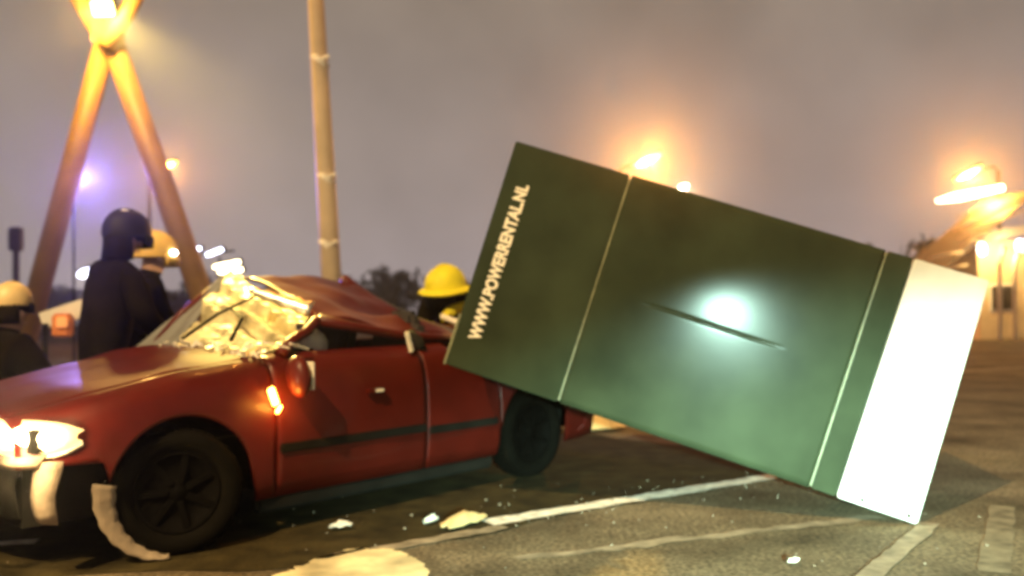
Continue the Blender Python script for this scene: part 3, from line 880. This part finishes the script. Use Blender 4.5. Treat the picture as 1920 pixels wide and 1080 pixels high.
pb = gnd(624, 560); 
PY = 11.5
pt = at(622, 540, PY); pb = Vector((pt.x, PY, 0))
pole = thing('lamp_post', 'tall pale lamp post with bright clamp bands rising behind the crushed roof', 'lamp post', pb)
tp = at(592, 0, PY); dirp = (tp - at(621, 520, PY)).normalized()
foot = at(621, 520, PY); foot = foot - dirp * (foot.z / dirp.z)
pole.location = foot
top = dirp * 9.5
tube('pole', [Vector((0, 0, 0)), dirp * 2.5, dirp * 5.0, top], [.135, .128, .108, .075], M['polem'], pole, 20)
for (px, py) in ((600, 116), (612, 335), (615, 460)):
    c = at(px, py, PY) - foot
    bm = bmesh.new(); bm_tube(bm, [c + Vector((-.02, 0, -.025)), c + Vector((.02, 0, .03))], [.138, .138], 18); bd = from_bm('clamp_band', bm, M['trim'], pole)
    bm = bmesh.new(); bm_box(bm, c + Vector((.09, -.11, .02)), (.12, .05, .04), Matrix.Rotation(-.4, 3, 'Y'), .008); from_bm('clamp_bolt', bm, M['trim'], bd)
tube('bracket_arm', [top, top + Vector((.3, -.3, .35)), top + Vector((.9, -.9, .5))], [.05, .045, .04], M['polem'], pole)
bm = bmesh.new(); bm_box(bm, top + Vector((1.15, -1.15, .5)), (.8, .3, .14), Matrix.Rotation(-pi / 4, 3, 'Z'), .05); lh = from_bm('lamp_head', bm, M['dark'], pole)
bm = bmesh.new(); bm_box(bm, top + Vector((1.15, -1.15, .42)), (.55, .2, .03), Matrix.Rotation(-pi / 4, 3, 'Z'), .01); from_bm('lamp_lens', bm, M['glow_sod'], lh)
lamp('lamp_post_light', top + Vector((1.15, -1.15, .2)), 600, SOD, 'SPOT', .15, top + Vector((.4, -.6, -6)), 150, .5, parent=pole)

def street_lamp(px, py, Y, label, power, ln=1.3, ang=-25, side=1, glow='glow_sod', col=SOD):
    h_ = at(px, py, Y)
    t = thing('street_lamp', label, 'street lamp', (h_.x + side * (ln * .5 + .55), Y, 0), 0, 'distant street lamps')
    p = h_ - Vector(t.location)
    a = R_(ang)
    d = Vector((cos(a), 0, -sin(a)))
    end = p + d * side * (ln * .5 if side > 0 else ln * .5)
    tube('pole', [(0, 0, 0), (0, 0, h_.z * .6), (0, 0, end.z - .2)], [.10, .08, .06], M['dark'], t, 10)
    tube('arm', [(0, 0, end.z - .25), (-side * .15, 0, end.z - .02), tuple(p)], .045, M['dark'], t, 8)
    bm = bmesh.new(); bm_box(bm, p + Vector((0, .0, .11)), (ln, .34, .10), Matrix.Rotation(a, 3, 'Y'), .04); hd = from_bm('lamp_head', bm, M['dark'], t)
    bm = bmesh.new(); ell(bm, p + Vector((0, -.03, .0)), (ln * .5, .17, .13), 16, 10, Matrix.Rotation(a, 3, 'Y')); from_bm('lamp_lens', bm, M[glow], hd, True)
    lamp('lamp_light', p + Vector((0, -.35, -.25)), power, col, 'POINT', .2, parent=t)
    return t
street_lamp(1214, 300, 38, 'distant street lamp glowing orange above the top edge of the green panel', 7500, 1.35, -25, -1)
street_lamp(1281, 350, 52, 'small distant street lamp, round white point just over the green panel', 700, .55, -15, -1, 'glow_white', (1, .85, .55))
street_lamp(1814, 325, 34, 'distant street lamp glowing orange over the lit building at right', 4200, 1.25, -26)
street_lamp(318, 309, 42, 'small orange street lamp seen beside the right leg of the mast', 1800, .85, -20, -1)

street_lamp(163, 511, 27, 'small low white lamp far behind the dark firefighter', 60, .55, -20, 1, 'glow_cool', (1, .95, .9))
street_lamp(656, 547, 27, 'small low white lamp far away right of the tall lamp post', 40, .50, -20, 1, 'glow_cool', (1, .95, .9))
# ------------------------------------------------------------------ lit building at the right
BY = 30.0
bo = at(1850, 500, BY); bo.z = 0
bld = thing('lit_building', 'ochre lit building with slatted sloping canopy at the right edge', 'building', bo)
k_ = BY / F_PX
def b(px, py, dy=0): return at(px, py, BY + dy) - bo
wl0 = b(1838, 452); wr0 = b(2050, 440)
wz = wl0.z
box('wall', (wl0.x + 2.6, 2.2, wz / 2), (5.2, 4.0, wz), M['wall'], bld)
for k in range(4):
    x = wl0.x + .35 + 1.25 * k
    fr = box('window', (x + .45, .19, wz * .42), (.9, .06, .95), M['trim'], bld)
    box('pane', (x + .45, .15, wz * .42), (.78, .04, .82), M['dark'], fr)
# canopy: purlins rising to the right with slats across
e0 = b(1740, 490); e1 = b(1905, 352)
sl = (e1 - e0)
box('canopy_sheet', ((e0 + e1) / 2).xyz + Vector((.7, 1.7, -.1)), (sl.length + .3, 3.6, .06), M['roofm'], bld, Matrix.Rotation(-math.atan2(sl.z, sl.x), 3, 'Y'))
for (xa, ya, xb, yb, th) in ((1788, 432, 1850, 405, .05), (1796, 449, 1872, 412, .045), (1792, 408, 1885, 366, .04), (1812, 424, 1945, 362, .06), (1832, 436, 1960, 376, .05), (1742, 485, 1806, 472, .04), (1772, 506, 1815, 497, .04), (1800, 462, 1845, 442, .04)):
    q0, q1 = b(xa, ya, -.75), b(xb, yb, -.75)
    tube('slat', [q0, q0.lerp(q1, .5) + Vector((0, 0, .03)), q1], [th * .7, th, th * .8], M['slat'], bld, 6)
eave = box('fascia', b(1890, 432, -.8) + Vector((.4, 0, 0)), (2.6, .10, .28), M['trim'], bld, Matrix.Rotation(-.2, 3, 'Y'))
# roof light bar and two wall lamps
rb0, rb1 = b(1757, 377, -.6), b(1880, 352, -.6)
tube('light_bar', [rb0, rb0.lerp(rb1, .3), rb1], [.05, .14, .10], M['glow_white'], bld, 10)
lamp('light_bar_light', (rb0 + rb1) / 2 + Vector((0, -.6, 0)), 150, (1, .60, .2), 'POINT', .3, parent=bld)
for (px, py) in ((1841, 467), (1912, 461)):
    c = b(px, py, -.3)
    bm = bmesh.new(); ell(bm, c, (.13, .08, .22), 12, 8); from_bm('wall_lamp', bm, M['glow_cool'], bld, True)
lamp('wall_lamp_light', b(1880, 470, -.9), 450, (1, .66, .25), 'POINT', .2, parent=bld)
for px in (1872, 1900, 1935):
    c0 = b(px, 520, -1.0)
    tube('canopy_post', [Vector((c0.x, c0.y, 0)), Vector((c0.x + .05, c0.y, c0.z + .4)), c0 + Vector((.25, 0, 1.0))], .07, M['slat'], bld, 8)

# ------------------------------------------------------------------ background: floodlight stand, barrier, added beacon, trees
fs = at(412, 480, 13.5); fbase = Vector((fs.x, 13.5, 0))
st = thing('floodlight_stand', 'portable floodlight stand with small bluish white lamps behind the roof', 'floodlight', fbase)
hz = fs.z
tube('stand_pole', [(0, 0, 0), (0, 0, hz - .02)], .022, M['dark'], st, 8)
for k in range(3):
    a = 2 * pi * k / 3 + .4
    tube('leg', [(0, 0, .8), (.5 * cos(a), .5 * sin(a), .0)], .016, M['dark'], st, 6)
for (px, py, ln, an, mm) in ((402, 473, .26, -.35, 'glow_cool'), (425, 496, .40, -.18, 'glow_white'), (432, 508, .36, -.10, 'glow_white'), (372, 466, .07, 0, 'glow_cool')):
    c = at(px, py, 13.4) - fbase
    hd = box('lamp_head', c + Vector((0, .05, .01)), (ln + .06, .06, .09), M['dark'], st, Matrix.Rotation(an, 3, 'Y'), .01)
    box('lamp_lens', c, (ln, .06, .05), M[mm], hd, Matrix.Rotation(an, 3, 'Y'), .01)
tube('crossbar', [at(368, 478, 13.5) - fbase, at(440, 470, 13.5) - fbase], .015, M['dark'], st, 6)

bp = at(118, 610, 8.0); bbase = Vector((bp.x, 8.0, 0))
bar = thing('road_barrier', 'white board barrier with an orange warning lamp box behind the bonnet', 'barrier', bbase)
bh = bp.z
c = at(118, 590, 8.05) - bbase
box('board', c, (.40, .03, .16), M['trim'], bar, Matrix.Rotation(-.30, 3, 'Y'), .005)
lb = box('warning_lamp', at(118, 610, 7.95) - bbase, (.17, .10, .21), M['orange'], bar, None, .02)
box('lamp_lens', at(116, 604, 7.88) - bbase, (.10, .03, .10), mat('amber_lens', (.8, .35, .1), .4, emit=(1, .4, .12), estr=.5), lb, None, .01)
for sx_ in (-.16, .16): tube('post', [(sx_, 0, 0), (sx_, 0, bh + .02)], .025, M['dark'], bar, 8)
box('foot', (0, 0, .04), (.6, .3, .08), M['rubber'], bar, None, .02)

bq = at(138, 330, 15.5)  # post and lamp added to make the blue glow, hidden by the leg
bc = thing('added_beacon_post', 'added thin post with a blue beacon for the blue glow, behind the left leg of the mast', 'beacon', (bq.x, 15.5, 0))
tube('post', [(0, 0, 0), (0, 0, bq.z - .1)], .02, M['dark'], bc, 8)
lathe('beacon_lens', [(.08, bq.z - .1), (.08, bq.z + .06), (.05, bq.z + .12), (.001, bq.z + .13)], M['glow_blue'], bc, 14, 'z')
lamp('blue_glow_light', (0, .35, bq.z), 1500, (.30, .22, 1), 'POINT', .1, parent=bc)

gp = at(30, 430, 22)
post = thing('signal_post', 'faint thin dark post at the far left behind the crouching person', 'post', (gp.x, 22, 0))
tube('pole', [(0, 0, 0), (0, 0, gp.z)], [.09, .08], M['roofm'], post, 8)
box('head', (0, 0, gp.z - .25), (.3, .25, .6), M['roofm'], post, None, .04)

def leaf_crown(seed, rx, rz_, cz, n=420, ls=.28):
    rnd = random.Random(seed)
    lobes = [(Vector((rnd.uniform(-.55, .55) * rx, rnd.uniform(-.5, .5) * rx, cz + rnd.uniform(-.45, .5) * rz_)), rnd.uniform(.35, .6)) for _ in range(9)]
    vs_ = []; fs_ = []
    for _ in range(n):
        c0, rr = rnd.choice(lobes)
        d = Vector((rnd.gauss(0, 1), rnd.gauss(0, 1), rnd.gauss(0, 1))).normalized() * rnd.random() ** .45
        c0 = c0 + Vector((d.x * rx * rr, d.y * rx * rr, d.z * rz_ * rr))
        a = Vector((rnd.uniform(-1, 1), rnd.uniform(-1, 1), rnd.uniform(-1, 1))).normalized()
        b_ = a.orthogonal().normalized(); q = a.cross(b_)
        s1, s2 = ls * rnd.uniform(.6, 1.4), ls * rnd.uniform(.3, .8)
        i = len(vs_)
        vs_ += [c0 - b_ * s1, c0 + q * s2, c0 + b_ * s1, c0 - q * s2]; fs_.append((i, i + 1, i + 2, i + 3))
    return vs_, fs_
tree_spec = [(-52, 75, 5.6, 3.6), (-45, 80, 5.2, 3.8), (-38, 76, 5.8, 3.2), (-31, 79, 5.4, 3.6), (-25.5, 74, 6.6, 2.2), (-20, 78, 5.4, 3.2),
             (-14.5, 75, 6.4, 2.6), (-9.6, 72, 7.0, 2.8), (-4.5, 77, 6.0, 3.6), (2, 78, 6.0, 3.4), (10, 76, 7.0, 3.6), (19, 72, 8.6, 4.0), (25, 66, 8.4, 3.4), (29.5, 64, 8.6, 3.0), (34, 66, 8.0, 3.6), (41, 70, 7.6, 3.6), (47, 72, 7.8, 3.6)]
crowns = []
for v in range(5):
    vs_, fs_ = leaf_crown(40 + v, 1.0, .5, .60, 700, .085)
    me = mesh('crown', vs_, fs_); me.materials.append(M['leaf']); crowns.append(me)
tm_ = bmesh.new(); bm_tube(tm_, [(0, 0, 0), (.01, 0, .3), (.0, .01, .6)], [.04, .03, .015], 8)
trunk_me = bpy.data.meshes.new('trunk'); tm_.to_mesh(trunk_me); tm_.free(); trunk_me.materials.append(M['bark'])
for i, (x, y, h_, wd) in enumerate(tree_spec):
    t = thing('dark_tree', 'dark leafy tree in the row far beyond the road', 'tree', (x, y, 0), i * 1.3, 'row of trees on the horizon')
    c = obj('crown', crowns[i % 5], None, t); c.scale = (wd, wd, h_ * .74)
    q = obj('trunk', trunk_me, None, t); q.scale = (h_ * .8, h_ * .8, h_)
hv, hf = [], []
rnd = random.Random(8)
for k in range(5200):
    x = rnd.uniform(-75, 75); z = rnd.random() ** .7 * (3.1 + .9 * noise.noise(Vector((x * .12, 0, 0))))
    c0 = Vector((x, 70 + rnd.uniform(-1.2, 1.2), z))
    a = Vector((rnd.uniform(-1, 1), rnd.uniform(-1, 1), rnd.uniform(-1, 1))).normalized(); b_ = a.orthogonal().normalized(); q = a.cross(b_)
    s1 = rnd.uniform(.3, .6); i = len(hv)
    hv += [c0 - b_ * s1, c0 + q * s1 * .6, c0 + b_ * s1, c0 - q * s1 * .6]; hf.append((i, i + 1, i + 2, i + 3))
o = obj('hedge', mesh('hedge', hv, hf), M['leaf']); tag(o, 'long dark hedge and scrub closing the view under the trees', 'hedge', None, 'stuff')

# ------------------------------------------------------------------ debris on the ground
rnd = random.Random(21)
bm = bmesh.new()
for k in range(150):
    t = rnd.random()
    c = Vector((rnd.uniform(-2.6, 2.6), rnd.uniform(3.6, 6.0), .016))
    if rnd.random() < .6:
        p = Vector((-.2, 4.85)).lerp(Vector((1.9, 6.1)), rnd.random()); c = Vector((p.x + rnd.gauss(0, .25), p.y + rnd.gauss(0, .2), .016))
    s_ = rnd.uniform(.002, .007)
    bm_box(bm, c, (s_ * 2, s_, s_), Matrix.Rotation(rnd.uniform(0, 3), 3, 'Z'))
o = from_bm('glass_crumbs', bm, M['foam']); tag(o, 'scattered crumbs of broken glass on the road by the wreck', 'debris', None, 'stuff')
def fragment(name, label, c, sx_, sy_, hgt, seed, m):
    rnd = random.Random(seed); rows = []
    for i in range(7):
        rows.append([(lerp(-sx_, sx_, i / 6) + rnd.uniform(-.02, .02), lerp(-sy_, sy_, j / 5) * (1 - .5 * abs(i / 3 - 1) ** 2) + rnd.uniform(-.01, .01), .022 + hgt * max(0, 1 - abs(i / 3 - 1) ** 2) * max(0, 1 - abs(j / 2.5 - 1)) + rnd.uniform(0, .012)) for j in range(6)])
    o = grid(name, rows, m, None, .008, smooth=False)
    o.location = c; o.rotation_euler = (0, 0, rnd.uniform(0, 1.2))
    return tag(o, label, 'debris')
fragment('plastic_fragment', 'yellowish torn plastic fragment lying at the near end of the white line', gnd(868, 985), .16, .08, .05, 4, mat('yellowed_plastic', (.62, .46, .22), .6, noise_amt=.2))
fragment('plastic_shard', 'white pointed plastic shard on the dark ground left of the white line', gnd(808, 985), .07, .025, .03, 5, M['trim'])
fragment('crumpled_piece', 'pale crumpled piece lying behind the rear wheel under the green cabinet', gnd(1132, 806), .22, .14, .16, 6, M['helmet_c'])  # pale crumpled sheet on the ground
fragment('plastic_scrap', 'small grey plastic scrap on the dark ground in front of the door', gnd(640, 995), .05, .035, .03, 7, M['pale'])
fragment('headlight_scrap', 'small pale scrap of lamp plastic on the asphalt before the white end', gnd(1488, 1062), .015, .012, .012, 8, M['trim'])

# ------------------------------------------------------------------ haze added to make the glow round the lamps
bm = bmesh.new(); bm_box(bm, (0, 0, 12), (540, 540, 26))
hm = bpy.data.materials.new('haze'); hm.use_nodes = True
hm.node_tree.nodes.clear()
ho = hm.node_tree.nodes.new('ShaderNodeOutputMaterial'); pv = hm.node_tree.nodes.new('ShaderNodeVolumePrincipled')
pv.inputs['Color'].default_value = (.9, .88, .86, 1); pv.inputs['Density'].default_value = .0022; pv.inputs['Anisotropy'].default_value = .92
hm.node_tree.links.new(pv.outputs[0], ho.inputs['Volume'])
hzo = from_bm('haze', bm, hm); hzo['kind'] = 'stuff'; hzo['label'] = 'thin haze added for the glow around the street lamps'; hzo['category'] = 'haze'
